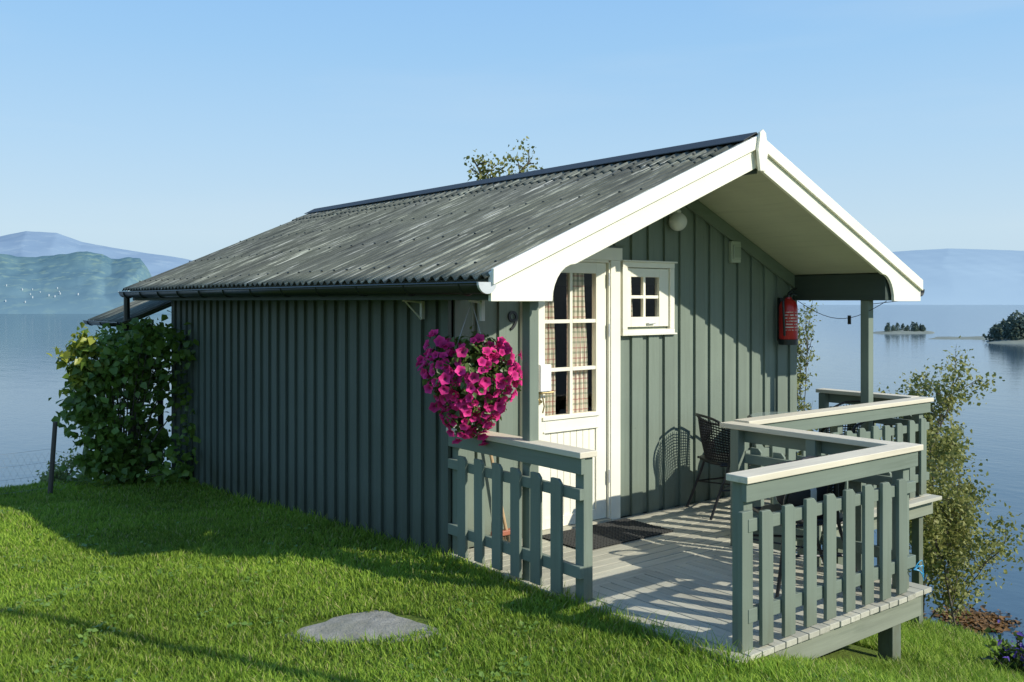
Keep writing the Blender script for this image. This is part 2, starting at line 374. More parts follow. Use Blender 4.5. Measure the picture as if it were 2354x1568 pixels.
m=N('shore_rock');g=m.noise(m.coord(),.4,4);c=m.mix(g,(.15,.18,.15),(.26,.28,.24));m.set(c,.9,.1)
islet('island',K(2004),K(2150),300,1.3,[(K(random.gauss(2085,26)),random.uniform(.3,.85)) for _ in range(16)]+[(K(2042),.75),(K(2122),.6)],4.0,m.m)
islet('headland.001',K(2120),K(2420),255,.7,[(K(2290),.3),(K(2262),.2)],4.,m.m)
islet('headland',K(2262),K(2750),232,2.2,[(K(2284+5.5*i),random.uniform(.45,1.1)*min(1,.45+.08*i)) for i in range(80)],7.0,m.m)
xk,yk=bearing(.5,31)
P=np.stack([xk+RNG.normal(0,.55,1500)*RX+RNG.normal(0,.35,1500)*FX,yk+RNG.normal(0,.55,1500)*RY+RNG.normal(0,.35,1500)*FY,np.full(1500,WATER+.03)+RNG.random(1500)*.05],1)
leaves('seaweed',P,.22,leafmat('seaweed',.1,.6),(.13,.07,.02),(.22,.11,.03),up=2)
# ------------------------------------------------ CABIN
cab=empty('wooden_cabin')
RY0,RZ0,RYR,RZR,RYE,RZE=-.38,1.885,2.08,2.925,4.42,1.885
def zt(y): return RZ0+(y-RY0)*(RZR-RZ0)/(RYR-RY0) if y<=RYR else RZE+(RYE-y)*(RZR-RZE)/(RYE-RYR)
WX=-5.75;W=4.0
DY0,DY1,DZ=.68,1.56,2.07;WY0,WY1,WZ0,WZ1=1.70,2.20,1.52,1.99
fw=B()
def panel(y0,y1,z0,z1f):
    fw.prism([(y0,z0),(y1,z0),(y1,z1f(y1)),(y0,z1f(y0))],-.08,0)
top=lambda y: zt(y)-.13
panel(0,DY0,-.6,top);panel(DY0,DY1,DZ,top);panel(DY0,DY1,-.6,lambda y:0.0);panel(DY1,WY0,-.6,top)
fw.prism([(WY0,-.6),(WY1,-.6),(WY1,WZ0),(WY0,WZ0)],-.08,0)
fw.prism([(WY0,WZ1),(WY1,WZ1),(WY1,top(WY1)),(RYR,top(RYR)),(WY0,top(WY0))],-.08,0)
panel(WY1,W,-.6,top)
fw.make('front_wall',M_wallz,cab)
bt=B();y=.03;pitch=.193
while y<W-.05:
    y0,y1=y,min(y+.122,W)
    segs=[(-.1,None)]
    if y1>DY0-.05 and y0<DY1+.08: segs=[(2.17,None)]
    elif y1>1.63 and y0<2.27: segs=[(-.1,1.46),(2.05,None)]
    for a,b in segs:
        e=.001*random.random()
        bt.prism([(y0,a),(y1,a),(y1,b if b else top(y1)),(y0,b if b else top(y0))],.0,.022+e)
    y+=pitch
bt.make('front_wall_boards',M_wallz,cab,bevel=.002)
sw=B();sw.box(WX,0,.0,.08,-.9,1.9);sw.box(WX,-.0,W-.08,W,-1.9,1.9);sw.box(WX,WX+.08,.08,W-.08,-1.9,1.9)
sw.prism([(0,1.9),(W,1.9),(W,top(W)),(RYR,top(RYR)),(0,top(0))],WX,WX+.08)
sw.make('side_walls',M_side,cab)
sb_=B();x=WX
while x<-.03:
    x1=min(x+.105,0.0)
    zb=float(G(x,-.05))-.08
    sb_.box(x,x1,-.024-.002*random.random(),0,zb,1.78);sb_.box(x,x1,W,W+.024,-1.9,1.78)
    x+=.19
sb_.box(-.06,.026,-.03,-.0,-.12,1.78)
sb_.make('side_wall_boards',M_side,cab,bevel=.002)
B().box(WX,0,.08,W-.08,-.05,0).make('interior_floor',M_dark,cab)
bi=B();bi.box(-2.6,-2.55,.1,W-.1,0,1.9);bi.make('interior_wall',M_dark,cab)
rt=B()
for (a,b) in ((0,RYR),(RYR,W)):
    rt.prism([(a,top(a)-.12),(b,top(b)-.12),(b,top(b)),(a,top(a))],.026,.05)
rt.make('gable_trim',M_gy,cab)
rd=B();x0,x1=-6.2,.985
def slab(bb,y0,y1,a,b,xa,xb):
    bb.prism([(y0,zt(y0)-b),(y1,zt(y1)-b),(y1,zt(y1)-a),(y0,zt(y0)-a)],xa,xb)
slab(rd,RY0+.02,RYR,.03,.105,x0,x1);slab(rd,RYR,RYE-.02,.03,.105,x0,x1)
rd.make('roof_boarding',M_gx,cab)
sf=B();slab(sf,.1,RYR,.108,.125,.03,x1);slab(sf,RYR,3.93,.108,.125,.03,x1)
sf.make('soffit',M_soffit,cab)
be=B()
be.box(-6.15,.975,RY0+.03,RY0+.055,1.735,1.86)
be.box(-6.15,.975,RYE-.055,RYE-.03,1.735,1.86)
be.box(-6.15,.975,RY0+.055,-.026,1.737,1.757);be.box(-6.15,.975,W+.06,RYE-.055,1.737,1.757)
be.box(.03,.97,-.02,.10,1.737,1.95);be.box(.03,.97,3.92,4.05,1.737,1.97)
be.box(.03,.97,RYR-.05,RYR+.05,zt(RYR)-.24,zt(RYR)-.127)
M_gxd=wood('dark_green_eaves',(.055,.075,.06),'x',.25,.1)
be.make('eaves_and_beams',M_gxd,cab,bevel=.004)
po=B();po.box(.80,.875,-.0,.075,-.3,1.737);po.box(.72,.80,3.94,4.02,-1.5,1.737)
po.make('porch_posts',M_wallz,cab,bevel=.005)
def corr(name,ya,yb,lift,xa=-6.28,xb=1.0,ztf=zt,mat=None,nrow=10,par=cab,pit=.104):
    nx=int((xb-xa)/pit*8);xs=np.linspace(xa,xb,nx);ys=np.linspace(ya,yb,nrow)
    X,Y=np.meshgrid(xs,ys,indexing='ij');Z=np.vectorize(ztf)(Y)+lift+.015*np.sin(2*np.pi*X/pit)+.004*np.sin(X*1.3+Y*2)
    V=np.stack([X,Y,Z],-1).reshape(-1,3);i,j=np.meshgrid(np.arange(nx-1),np.arange(nrow-1),indexing='ij');q=(i*nrow+j).ravel()
    o=np_mesh(name,V,np.stack([q,q+nrow,q+nrow+1,q+1],1),mat,par,smooth=True)
    s=o.modifiers.new('s','SOLIDIFY');s.thickness=.007;s.offset=0
m=N('corrugated_roof')
st=m.noise(m.coord((11,.8,1)),1,6,.72);st2=m.noise(m.coord((24,1.0,2)),1,6,.78);bg_=m.noise(m.coord(),1.3,5,.6);st3=m.noise(m.coord((55,1.8,2)),1,4,.7)
c=m.mix(m.math('MULTIPLY_ADD',st,3.6,-1.3,clamp=True),(.036,.039,.034),(.19,.195,.155))
c=m.mix(m.math('MULTIPLY',m.math('MULTIPLY_ADD',bg_,3,-1.1,clamp=True),.5),c,(.17,.18,.12))
mask=m.math('MULTIPLY',m.math('SUBTRACT',st2,.54,clamp=True),9,clamp=True)
mask=m.math('MULTIPLY',mask,m.math('MULTIPLY_ADD',bg_,3,-.7,clamp=True))
c=m.mix(mask,c,(.52,.53,.40))
m3=m.math('MULTIPLY',m.math('SUBTRACT',st3,.59,clamp=True),9,clamp=True);c=m.mix(m3,c,(.68,.68,.58))
fine=m.noise(m.coord(),90,3);c=m.mix(m.math('MULTIPLY',fine,.3),c,(.05,.055,.042))
m.bump(fine,.5,.004);M_roof=m.set(c,.75,.2)
corr('roof_sheets',RY0-.055,1.80,.006,mat=M_roof,nrow=16);corr('roof_sheets_upper',1.72,RYR,.018,mat=M_roof)
corr('roof_sheets_right',RYR,RYE+.05,.006,mat=M_roof)
sc=B()
for yy in (-.25,.35,1.0,1.55,1.78):
    for i in range(0,70,2):
        xx=(-60+i)*.104+.026
        if xx>.97: continue
        sc.lathe([(.010,0),(.010,.007),(.004,.011)],(xx,yy,zt(yy)+.024+(.012 if yy>1.7 else 0)),6)
sc.make('roof_screws',M_black,cab)
rc=B()
rc.prism([(RYR-.15,zt(RYR-.15)+.045),(RYR,zt(RYR)+.055),(RYR+.15,zt(RYR+.15)+.045),(RYR+.15,zt(RYR+.15)+.052),(RYR,zt(RYR)+.064),(RYR-.15,zt(RYR-.15)+.052)],-6.3,1.0)
M_roofcap=plain('ridge_cap',(.03,.035,.036),.6);rc.make('ridge_cap',M_roofcap,cab)
def gutter(yc,zc,r,xa,xb,par,name='gutter',capend=True):
    g=B();n=12;vs=[];fs=[]
    for x in (xa,xb):
        for k in range(n+1):
            a=math.pi+math.pi*k/n;vs.append((x,yc+r*math.cos(a),zc+r*math.sin(a)))
    for k in range(n): fs.append((k,k+1,n+2+k,n+1+k))
    g.add(vs,fs);g.make(name,M_black,par,smooth=True,solid=.005)
    h=B()
    h.tube([(xa,yc-r,zc),(xb,yc-r,zc)],.008,6)
    x=xa+.2
    while x<xb-.05:
        h.tube([(x,yc+r*1.05*math.cos(math.pi+math.pi*k/8),zc+r*1.07*math.sin(math.pi+math.pi*k/8)) for k in range(9)],.009,6);x+=.62
    h.make(name+'_brackets',M_black,par,smooth=True)
    if capend:
        c=B();c.prism([(yc+r*1.06*math.cos(math.pi+math.pi*k/12),zc+.004+r*1.1*math.sin(math.pi+math.pi*k/12)) for k in range(13)],xb,xb+.02);c.make('gutter_end_cap',M_silver,par)
gutter(RY0-.05,1.835,.062,-6.2,1.0,cab);gutter(RYE+.05,1.835,.062,-6.2,1.0,cab,'gutter_far',False)
dp=B();dp.tube(smoothpts([(-6.1,RY0-.05,1.78),(-6.1,RY0-.05,1.5),(-6.1,RY0-.05,1.2),(-6.0,-.12,.95),(-5.98,-.08,.5),(-5.98,-.08,-.2)]),.036,10);dp.make('downpipe',M_black,cab,smooth=True)
def barge(side):
    f=(lambda y:y) if side<0 else (lambda y:RYR+(RYR-y)*(RYE-RYR)/(RYR-RY0))
    ztt=lambda y:zt(f(y))
    L=[(RY0-.02,ztt(RY0)+.012),(RYR,ztt(RYR)+.02),(RYR,ztt(RYR)-.20),(.26,ztt(.26)-.195)]
    for t in np.linspace(.15,1,7):
        a=t*math.pi/2;L.append((.26-.19*math.sin(a),(ztt(.26)-.195)-(ztt(.26)-.195-1.728)*(1-math.cos(a))))
    L.append((RY0-.02,1.728))
    b=B();b.prism([(f(y),z) for y,z in L][::(1 if side<0 else -1)],.985,1.012);b.make('barge_board',M_cream,cab,bevel=.003)
    U=[(RY0-.02,ztt(RY0)-.062),(RY0-.02,ztt(RY0)+.032),(RYR,ztt(RYR)+.04),(RYR,ztt(RYR)-.055)]
    b=B();b.prism([(f(y),z) for y,z in U][::(1 if side>0 else -1)],1.0125,1.037);b.make('barge_board_upper',M_cream,cab,bevel=.003)
barge(-1);barge(1)
zr=zt(RYR)
ap=B();ap.prism([(RYR-.035,zr+.05),(RYR-.045,zr-.02),(RYR-.06,zr-.09),(RYR-.035,zr-.235),(RYR+.025,zr-.235),(RYR+.06,zr-.09),(RYR+.045,zr-.02),(RYR+.035,zr+.05),(RYR,zr+.075)][::-1],1.038,1.062)
ap.make('apex_ornament',M_cream,cab,bevel=.004)
ztr=lambda y:1.50+(y+.42)*.42
corr('rear_porch_roof',-.5,1.9,.006,-7.6,-6.0,ztr,M_roof,6)
gutter(-.5,1.475,.05,-7.6,-6.05,cab,'rear_gutter',False)
rp=B();rp.prism([(-.42,1.43),(1.9,2.4),(1.9,2.46),(-.42,1.48)],-7.55,-6.25);rp.box(-7.5,-7.42,.0,.08,-1.5,1.6);rp.make('rear_porch_frame',M_gx,cab)
# door
dr=B();X0,X1=-.045,.005
L0,L1=.745,1.495;gy0,gy1=.862,1.385;zb,ztop=.865,1.945
dr.box(X0,X1,L0,gy0,.02,2.03);dr.box(X0,X1,gy1,L1,.02,2.03);dr.box(X0,X1,gy0,gy1,ztop,2.03);dr.box(X0,X1,gy0,gy1,.74,zb)
dr.box(X0,X1,gy0,gy1,.02,.10)
n=8;wd=(gy1-gy0)/n
for i in range(n): dr.box(X0+.01,X1-.012,gy0+i*wd+.002,gy0+(i+1)*wd-.002,.10,.74)
my=(gy0+gy1)/2+.005;dr.box(-.03,.0,my-.014,my+.014,zb,ztop)
for zz in (1.575,1.21): dr.box(-.03,.0005,gy0,my-.0145,zz-.014,zz+.014);dr.box(-.03,.0005,my+.0145,gy1,zz-.014,zz+.014)
dr.box(.006,.018,gy0-.03,gy1+.03,.835,.862);dr.box(.006,.014,gy0-.02,gy1+.02,.74,.752)
dr.make('door_leaf',M_creamz,cab,bevel=.002)
B().box(-.044,-.031,gy0,gy1,.10,.74).make('door_groove_backing',plain('groove',(.4,.38,.3),.8),cab)
da=B();da.box(-.06,.028,1.50,1.515,0,2.035);da.box(-.0,.036,1.5155,1.622,.0,2.05);da.box(-.06,.028,.725,.74,0,2.035);da.box(0,.036,.62,.7245,0,2.05)
da.box(0,.04,.60,1.64,2.0505,2.15);da.box(-.06,.028,.7405,1.4995,2.032,2.05)
da.make('door_frame',M_creamz,cab,bevel=.003)
B().box(-.06,.06,.74,1.50,-.0,.018).make('door_threshold',M_decky,cab)
gm=N('window_glass');tr=gm.n('ShaderNodeBsdfTransparent');gl=gm.n('ShaderNodeBsdfGlossy');gl.inputs['Roughness'].default_value=.03
fr=gm.n('ShaderNodeFresnel');fr.inputs[0].default_value=1.35;mx=gm.n('ShaderNodeMixShader');gm.l(fr.outputs[0],mx.inputs[0]);gm.l(tr.outputs[0],mx.inputs[1]);gm.l(gl.outputs[0],mx.inputs[2]);gm.l(mx.outputs[0],gm.t.nodes['Material Output'].inputs[0])
B().add([(-.016,gy0,zb),(-.016,gy1,zb),(-.016,gy1,ztop),(-.016,gy0,ztop)],[(0,1,2,3)]).make('door_glass',gm.m,cab)
m=N('plaid_curtain');sp=m.xyz()
def stripe(s_,per,off,wd): return m.math('LESS_THAN',m.math('MODULO',m.math('ADD',s_,off),per),wd)
c=(.84,.78,.62)
cy=m.mix(m.math('MULTIPLY',stripe(sp[1],.046,10,.006),.6),c,(.42,.10,.09))
cy=m.mix(m.math('MULTIPLY',stripe(sp[1],.046,10.023,.010),.5),cy,(.14,.24,.15))
cy=m.mix(m.math('MULTIPLY',stripe(sp[2],.08,10,.010),.55),cy,(.42,.10,.09))
cy=m.mix(m.math('MULTIPLY',stripe(sp[2],.08,10.04,.016),.45),cy,(.14,.24,.15));M_cur=m.set(cy,.9,.1)
tl=m.n('ShaderNodeBsdfTranslucent');m.l(cy,tl.inputs[0]);ms=m.n('ShaderNodeMixShader');ms.inputs[0].default_value=.15;m.l(m.p.outputs[0],ms.inputs[1]);m.l(tl.outputs[0],ms.inputs[2]);m.l(ms.outputs[0],m.t.nodes['Material Output'].inputs[0])
def curtain(name,ya,yb,za,zb_,pinch,par=cab,side=1):
    ny,nz=50,16;vs=[];fs=[]
    for j in range(nz+1):
        t=j/nz;z=zb_+(za-zb_)*t
        wdt=1-pinch*math.sin(min(1,t*1.05)*math.pi*.5)**3
        for i in range(ny+1):
            u=i/ny;yy=(ya+(yb-ya)*u*wdt) if side>0 else (yb-(yb-ya)*(1-u)*wdt)
            vs.append((-.062+.011*math.sin(u*30+math.sin(t*3)),yy,z))
    for j in range(nz):
        for i in range(ny): q=j*(ny+1)+i;fs.append((q,q+1,q+ny+2,q+ny+1))
    B().add(vs,fs).make(name,M_cur,par,smooth=True)
curtain('door_curtain_left',.85,1.03,1.96,.86,.12);curtain('door_curtain_right',1.13,1.37,1.96,.86,.18)
B().tube([(-.065,.8,1.955),(-.065,1.45,1.955)],.006,6).make('curtain_rod',M_chain,cab)
hd=B();hd.box(.006,.014,.775,.81,.96,1.10);hd.tube([(.01,.79,1.05),(.055,.79,1.05),(.055,.90,1.05)],.009,8);hd.tube([(.02,.79,.99),(.05,.785,.985)],.012,8)
hd.tube([(.05,.80,1.02),(.055,.81,.95),(.05,.80,.90)],.006,6);hd.make('door_handle',plain('brass',(.45,.36,.18),.35,.8),cab,smooth=True)
B().box(.03,.075,.76,.865,1.06,1.26).make('door_notice_holder',plain('white_plastic',(.8,.8,.78),.4),cab,bevel=.006)
hg=B()
for z in (.3,1.45,1.85): hg.tube([(.03,1.5,z),(.03,1.5,z+.10)],.008,8)
hg.make('door_hinges',M_silver,cab)
wn=B();wn.box(0,.038,1.645,1.7,1.50,2.0);wn.box(0,.038,2.2,2.255,1.50,2.0);wn.box(0,.04,1.645,2.255,1.465,1.4995);wn.box(0,.04,1.645,2.255,2.0005,2.045)
wn.box(.0,.055,1.63,2.27,1.452,1.4645);wn.box(0,.06,1.63,2.27,2.0455,2.058)
a0,a1,b0,b1=1.755,2.085,1.60,1.925
wn.box(-.03,.022,1.7,a0,1.52,1.995);wn.box(-.03,.022,a1,2.2,1.52,1.995);wn.box(-.03,.022,a0,a1,1.52,b0);wn.box(-.03,.022,a0,a1,b1,1.995)
ym=(a0+a1)/2;zm=(b0+b1)/2;wn.box(-.02,.012,ym-.013,ym+.013,b0,b1);wn.box(-.02,.0125,a0,ym-.0135,zm-.013,zm+.013);wn.box(-.02,.0125,ym+.0135,a1,zm-.013,zm+.013)
wn.make('window_frame',M_creamz,cab,bevel=.003)
B().add([(-.006,a0,b0),(-.006,a1,b0),(-.006,a1,b1),(-.006,a0,b1)],[(0,1,2,3)]).make('window_glass_pane',gm.m,cab)
curtain('window_curtain',1.73,1.86,1.95,1.58,.1)
B().tube([(.024,1.93,1.545),(.04,1.94,1.545),(.04,2.02,1.548)],.006,6).make('window_latch',M_silver,cab)
lp=B()
prof=[(.03,0.085)]+[(.078*math.cos(a),.078*math.sin(a)) for a in np.linspace(1.2,-1.5,12)]
lp.lathe(prof,(.09,2.235,2.39),20);lp.tube([(.0,2.235,2.46),(.09,2.235,2.475)],.04,12);lp.make('globe_lamp',plain('opal_glass',(.75,.76,.7),.25),cab,smooth=True)
ve=B();ve.box(.022,.06,2.975,3.105,2.07,2.26);ve.box(.0601,.075,2.99,3.09,2.10,2.225);ve.make('wall_vent',plain('vent_plastic',(.42,.47,.36),.5),cab,bevel=.006)
vl=B();vl.box(.0751,.079,3.0,3.08,2.115,2.21);vl.make('wall_vent_grille',plain('vent_grille',(.30,.35,.26),.6),cab)
tx=bpy.data.curves.new('house_number','FONT');tx.body='9';tx.size=.20;tx.extrude=.006;tx.align_x='CENTER'
tx.materials.append(plain('number_iron',(.012,.014,.014),.5));o=link(bpy.data.objects.new('house_number',tx),cab);o.rotation_euler=(math.pi/2,0,math.pi/2);o.location=(.03,.535,1.52)
br=B()
br.box(-.30,-.275,-.05,-.024,1.60,1.73);br.tube([(-.29,-.05,1.72),(-.29,-.20,1.735)],.008,6);br.tube([(-.29,-.045,1.6),(-.29,-.18,1.73)],.006,6)
br.box(.42,.445,-.05,-.024,1.60,1.735);br.tube([(.43,-.04,1.72),(.43,-.14,1.735)],.009,6)
br.make('wall_brackets',plain('white_bracket',(.65,.66,.62),.4),cab)
# clothes line under the far eave with a peg
cl=empty('clothes_line');b=B();b.tube([(.10+.86*t,3.90+.06*t,1.73-.16*math.sin(math.pi*t)) for t in np.linspace(0,1,14)],.003,5)
b.tube([(.76,4.02,1.70),(.95,4.25,1.735)],.003,5);b.make('cord',M_black,cl)
b=B();b.box(.60,.612,3.93,3.945,1.52,1.60);b.box(.615,.627,3.93,3.945,1.52,1.60);b.make('clothes_peg',M_black,cl)
# ------------------------------------------------ DECK
dk=empty('wooden_deck')
b=B();x=.03
while x<1.13:
    b.box(x,x+.091,-.03,4.46,-.03,.003*random.random());x+=.098
b.make('deck_boards',M_decky,dk,bevel=.003)
b=B();y=-.01
while y<1.77:
    b.box(1.135,2.46+.008*random.random(),y,y+.091,-.03,.003*random.random()-.001);y+=.098
b.make('deck_boards_step',M_deckx,dk,bevel=.003)
b=B();b.box(2.40,2.43,.0,1.78,-.165,-.031);b.box(1.15,2.40,1.74,1.77,-.165,-.031);b.box(1.09,1.12,1.78,4.45,-.165,-.031);b.box(.0,1.09,4.42,4.45,-.165,-.031)
b.box(0,2.40,-.02,.01,-.165,-.031)
for xx in (.3,.75): b.box(xx,xx+.04,.02,4.40,-.16,-.032)
for yy in (.5,1.0,1.4): b.box(1.16,2.39,yy,yy+.04,-.16,-.032)
b.make('deck_joists',M_fas,dk)
b=B()
for (xx,yy) in ((2.31,1.50),(1.2,1.66),(1.0,3.0),(2.3,.3),(.2,4.33)):
    b.box(xx,xx+.095,yy,yy+.095,float(G(xx,yy))-.3,-.166)
b.make('deck_supports',M_wallz,dk,bevel=.004)
# ------------------------------------------------ RAILINGS
def rail(name,p0,p1,nv,npick,s0,s1,posts,dz=0,ext=(0,0),postz=-.1):
    e=empty(name);d=math.hypot(p1[0]-p0[0],p1[1]-p0[1]);t=((p1[0]-p0[0])/d,(p1[1]-p0[1])/d)
    along='x' if abs(t[0])>abs(t[1]) else 'y';mg=M_gx if along=='x' else M_gy
    b=B()
    for z0,z1 in ((.135,.205),(.585,.65)): b.gprism(p0,t,nv,[(0,z0),(d,z0),(d,z1),(0,z1)],.001,.034)
    b.make('cross_rails',mg,e,bevel=.003)
    b=B();b.gprism(p0,t,nv,[(-ext[0]*.5,.735+dz),(d+ext[1]*.5,.735+dz),(d+ext[1]*.5,.8295+dz),(-ext[0]*.5,.8295+dz)],.001,.032);b.make('top_board',mg,e,bevel=.003)
    b=B();b.gprism(p0,t,nv,[(-ext[0],.83+dz),(d+ext[1],.83+dz),(d+ext[1],.865+dz),(-ext[0],.865+dz)],-.085,.05)
    mc=M_cap if along=='x' else M_capy
    b.make('handrail_cap',mc,e,bevel=.004)
    b=B()
    for i in range(npick):
        a=s0+(s1-s0)*i/max(1,npick-1);w_=.046;j=random.uniform(-.008,.008);k=random.uniform(-.005,.005);q=random.uniform(-.004,.004)
        b.gprism(p0,t,nv,[(a-w_+k,.02+j),(a+w_+k,.02+j),(a+w_+k+q,.665+j),(a+w_*.45+k+q,.69+j),(a-w_+k+q,.69+j)],.035,.057)
    b.make('pickets',M_wallz,e,bevel=.003)
    b=B()
    for a in posts: b.gprism(p0,t,nv,[(a-.036,postz),(a+.036,postz),(a+.036,.8295),(a-.036,.8295)],-.072,.0)
    b.make('posts',M_wallz,e,bevel=.004)
rail('deck_railing',(.03,0),(1.37,0),(0,-1),6,.19,1.15,[.04,1.30],0,(0,.02),-.12)
rail('deck_railing',(2.39,.13),(2.39,1.73),(1,0),8,.13,1.42,[.04,1.55],.0,(.03,.06),-.12)
rail('deck_railing',(1.10,1.72),(2.33,1.72),(0,1),6,.14,1.1,[.036,.65],-.002,(.085,-.0))
rail('deck_railing',(1.07,1.82),(1.07,4.42),(1,0),13,.14,2.46,[.05,1.25,2.52],.001,(-.015,.05),-1.6)
rail('deck_railing',(.0,4.42),(.98,4.42),(0,1),5,.12,.88,[.06],.004,(0,.0))
b=B();b.box(2.392,2.42,.085,.17,-.03,.69);b.make('railing_post_board',M_wallz,bpy.data.objects['deck_railing.001'],bevel=.003)
# ------------------------------------------------ FURNITURE
M_wick=plain('black_wicker',(.012,.012,.013),.4)
def chair(name,cx,cy,rot,h=.80):
    e=empty(name);R=Matrix.Rotation(rot,3,'Z');T=lambda p:R@Vector(p)+Vector((cx,cy,0))
    b=B()
    hoop=[(.23,-.245,.42),(.22,-.26,.60),(.12,-.27,.66),(-.08,-.25,.70),(-.22,-.16,h-.02),(-.27,0,h),(-.22,.16,h-.02),(-.08,.25,.70),(.12,.27,.66),(.22,.26,.60),(.23,.245,.42)]
    b.tube([T(p) for p in smoothpts(hoop,5)],.011,8)
    for s in (-1,1):
        b.tube([T(p) for p in smoothpts([(.23,s*.245,.42),(.25,s*.25,.2),(.28,s*.255,.0)],4)],.011,8)
        b.tube([T(p) for p in smoothpts([(-.10,s*.235,.69),(-.12,s*.22,.42),(-.2,s*.22,.2),(-.28,s*.23,.0)],4)],.011,8)
        b.tube([T((.24,s*.245,.24)),T((-.19,s*.22,.22))],.008,6)
        b.tube([T((.22,s*.245,.41)),T((-.19,s*.21,.42))],.010,6)
    b.tube([T((.235,-.245,.42)),T((.235,.245,.42))],.011,6);b.tube([T((.25,-.25,.22)),T((-.2,.22,.22))],.006,6);b.tube([T((.25,.25,.22)),T((-.2,-.22,.22))],.006,6)
    b.make('frame',M_wick,e,smooth=True)
    b=B();n=28;top=[];bot=[]
    for i in range(n+1):
        a=math.radians(-78+156*i/n);x=-.26*math.cos(a)+.0;y=.245*math.sin(a)
        top.append((x,y,.70+(h-.72)*math.cos(a)**1.2 if math.cos(a)>0 else .7));bot.append((x*.82+.02,y*.9,.43))
    for i in range(n+1): b.tube([T(bot[i]),T(((top[i][0]+bot[i][0])/2-.01,(top[i][1]+bot[i][1])/2,(top[i][2]+.43)/2)),T(top[i])],.0045,4)
    for q in np.linspace(.06,.94,14): b.tube([T([bot[i][c]*(1-q)+top[i][c]*q for c in range(3)]) for i in range(n+1)],.0055,4)
    b.make('woven_back',M_wick,e)
    b=B();pl=[]
    for k in range(20):
        a=2*math.pi*k/20;pl.append(((abs(math.cos(a))**.6)*math.copysign(.225,math.cos(a)),(abs(math.sin(a))**.6)*math.copysign(.225,math.sin(a))))
    vs=[T((x,y,.415)) for x,y in pl]+[T((x,y,.44)) for x,y in pl];m_=20
    b.add(vs,[tuple(range(m_))[::-1],tuple(range(m_,2*m_))]+[(i,(i+1)%m_,m_+(i+1)%m_,m_+i) for i in range(m_)])
    b.make('seat',M_wick,e,bevel=.008);return e
chair('garden_chair',.42,2.50,math.radians(65));chair('garden_chair',.55,3.95,math.radians(-95));chair('garden_chair',1.93,1.30,math.radians(-120),.76)
tb=empty('round_garden_table');b=B();TX,TY=.52,3.2
b.lathe([(.36,.70),(.37,.71),(.37,.725),(.36,.73)],(TX,TY,0),40)
b.make('table_rim',M_wick,tb);b=B();b.lathe([(.345,.731),(.345,.737)],(TX,TY,0),40);b.make('glass_top',plain('table_glass',(.25,.30,.28),.08,0,.8),tb)
b=B()
for k in range(4):
    a=k*math.pi/2+.6;b.tube(smoothpts([(TX+.31*math.cos(a),TY+.31*math.sin(a),.70),(TX+.12*math.cos(a),TY+.12*math.sin(a),.38),(TX+.30*math.cos(a),TY+.30*math.sin(a),.0)]),.011,8)
b.make('table_legs',M_wick,tb,smooth=True)
bg2=empty('sports_bag');b=B();c0=(1.93,1.36,.44)
vs=[];fs=[];nu,nv_=18,12
for i in range(nu):
    for j in range(nv_):
        a=2*math.pi*i/nu;ph=-math.pi/2+math.pi*j/(nv_-1);cp=max(0,math.cos(ph))**.6
        vs.append((c0[0]+.17*cp*math.copysign(abs(math.cos(a))**.7,math.cos(a)),c0[1]+.20*cp*math.copysign(abs(math.sin(a))**.7,math.sin(a)),c0[2]+.125+.125*math.copysign(abs(math.sin(ph))**.7,math.sin(ph))))
for i in range(nu):
    for j in range(nv_-1): fs.append((i*nv_+j,((i+1)%nu)*nv_+j,((i+1)%nu)*nv_+j+1,i*nv_+j+1))
mm=N('striped_fabric');sp=mm.xyz()
s1=mm.math('LESS_THAN',mm.math('MODULO',mm.math('ADD',sp[1],10.0),.16),.03);mm.set(mm.mix(s1,(.015,.015,.018),(.55,.55,.56)),.7)
b.add(vs,fs).make('bag_body',mm.m,bg2,smooth=True)
b=B();b.tube(smoothpts([(1.93,1.24,.66),(1.93,1.28,.75),(1.93,1.43,.75),(1.93,1.48,.66)]),.012,8);b.make('bag_handle',M_wick,bg2,smooth=True)
mt=B()
for i in range(17): mt.box(.10+i*.03,.112+i*.03,.72,1.62,.005,.015)
for i in range(31): mt.box(.10,.592,.72+i*.0297,.730+i*.0297,.004,.013)
mt.make('rubber_door_mat',plain('worn_black_rubber',(.035,.036,.033),.85))
bm=empty('broom');b=B();b.tube([(.10,.42,.10),(.06,.22,1.02)],.012,8);b.make('handle',plain('broom_wood',(.48,.33,.18),.5),bm,smooth=True)
b=B();b.box(.07,.12,.30,.54,.07,.105);b.make('head',plain('broom_head',(.35,.12,.07),.5),bm,bevel=.006)
b=B()
for i in range(40): y=.31+.0056*i;b.tube([(.095+random.uniform(-.015,.015),y,.075),(.095+random.uniform(-.03,.03),y+random.uniform(-.01,.01),.004)],.003,4)
b.make('bristles',plain('bristle',(.2,.16,.1),.9),bm)
fe=empty('fire_extinguisher');c=(.125,3.715,1.33)
M_red=plain('red_enamel',(.50,.02,.018),.28)
b=B();b.lathe([(.0,0.03),(.07,.03),(.082,.045),(.085,.06),(.085,.33),(.078,.37),(.055,.405),(.03,.42),(.028,.435)],c,28);b.make('cylinder',M_red,fe,smooth=True)
b=B();b.lathe([(.088,-.005),(.088,.045),(.0845,.046)],c,28);b.lathe([(.026,.435),(.026,.455)],c,16)
b.tube([(c[0],c[1]-.005,c[2]+.45),(c[0]+.02,c[1]+.05,c[2]+.47),(c[0]+.02,c[1]+.095,c[2]+.455)],.012,8)
b.tube([(c[0],c[1]-.005,c[2]+.465),(c[0]+.02,c[1]+.04,c[2]+.505),(c[0]+.02,c[1]+.09,c[2]+.515)],.011,8)
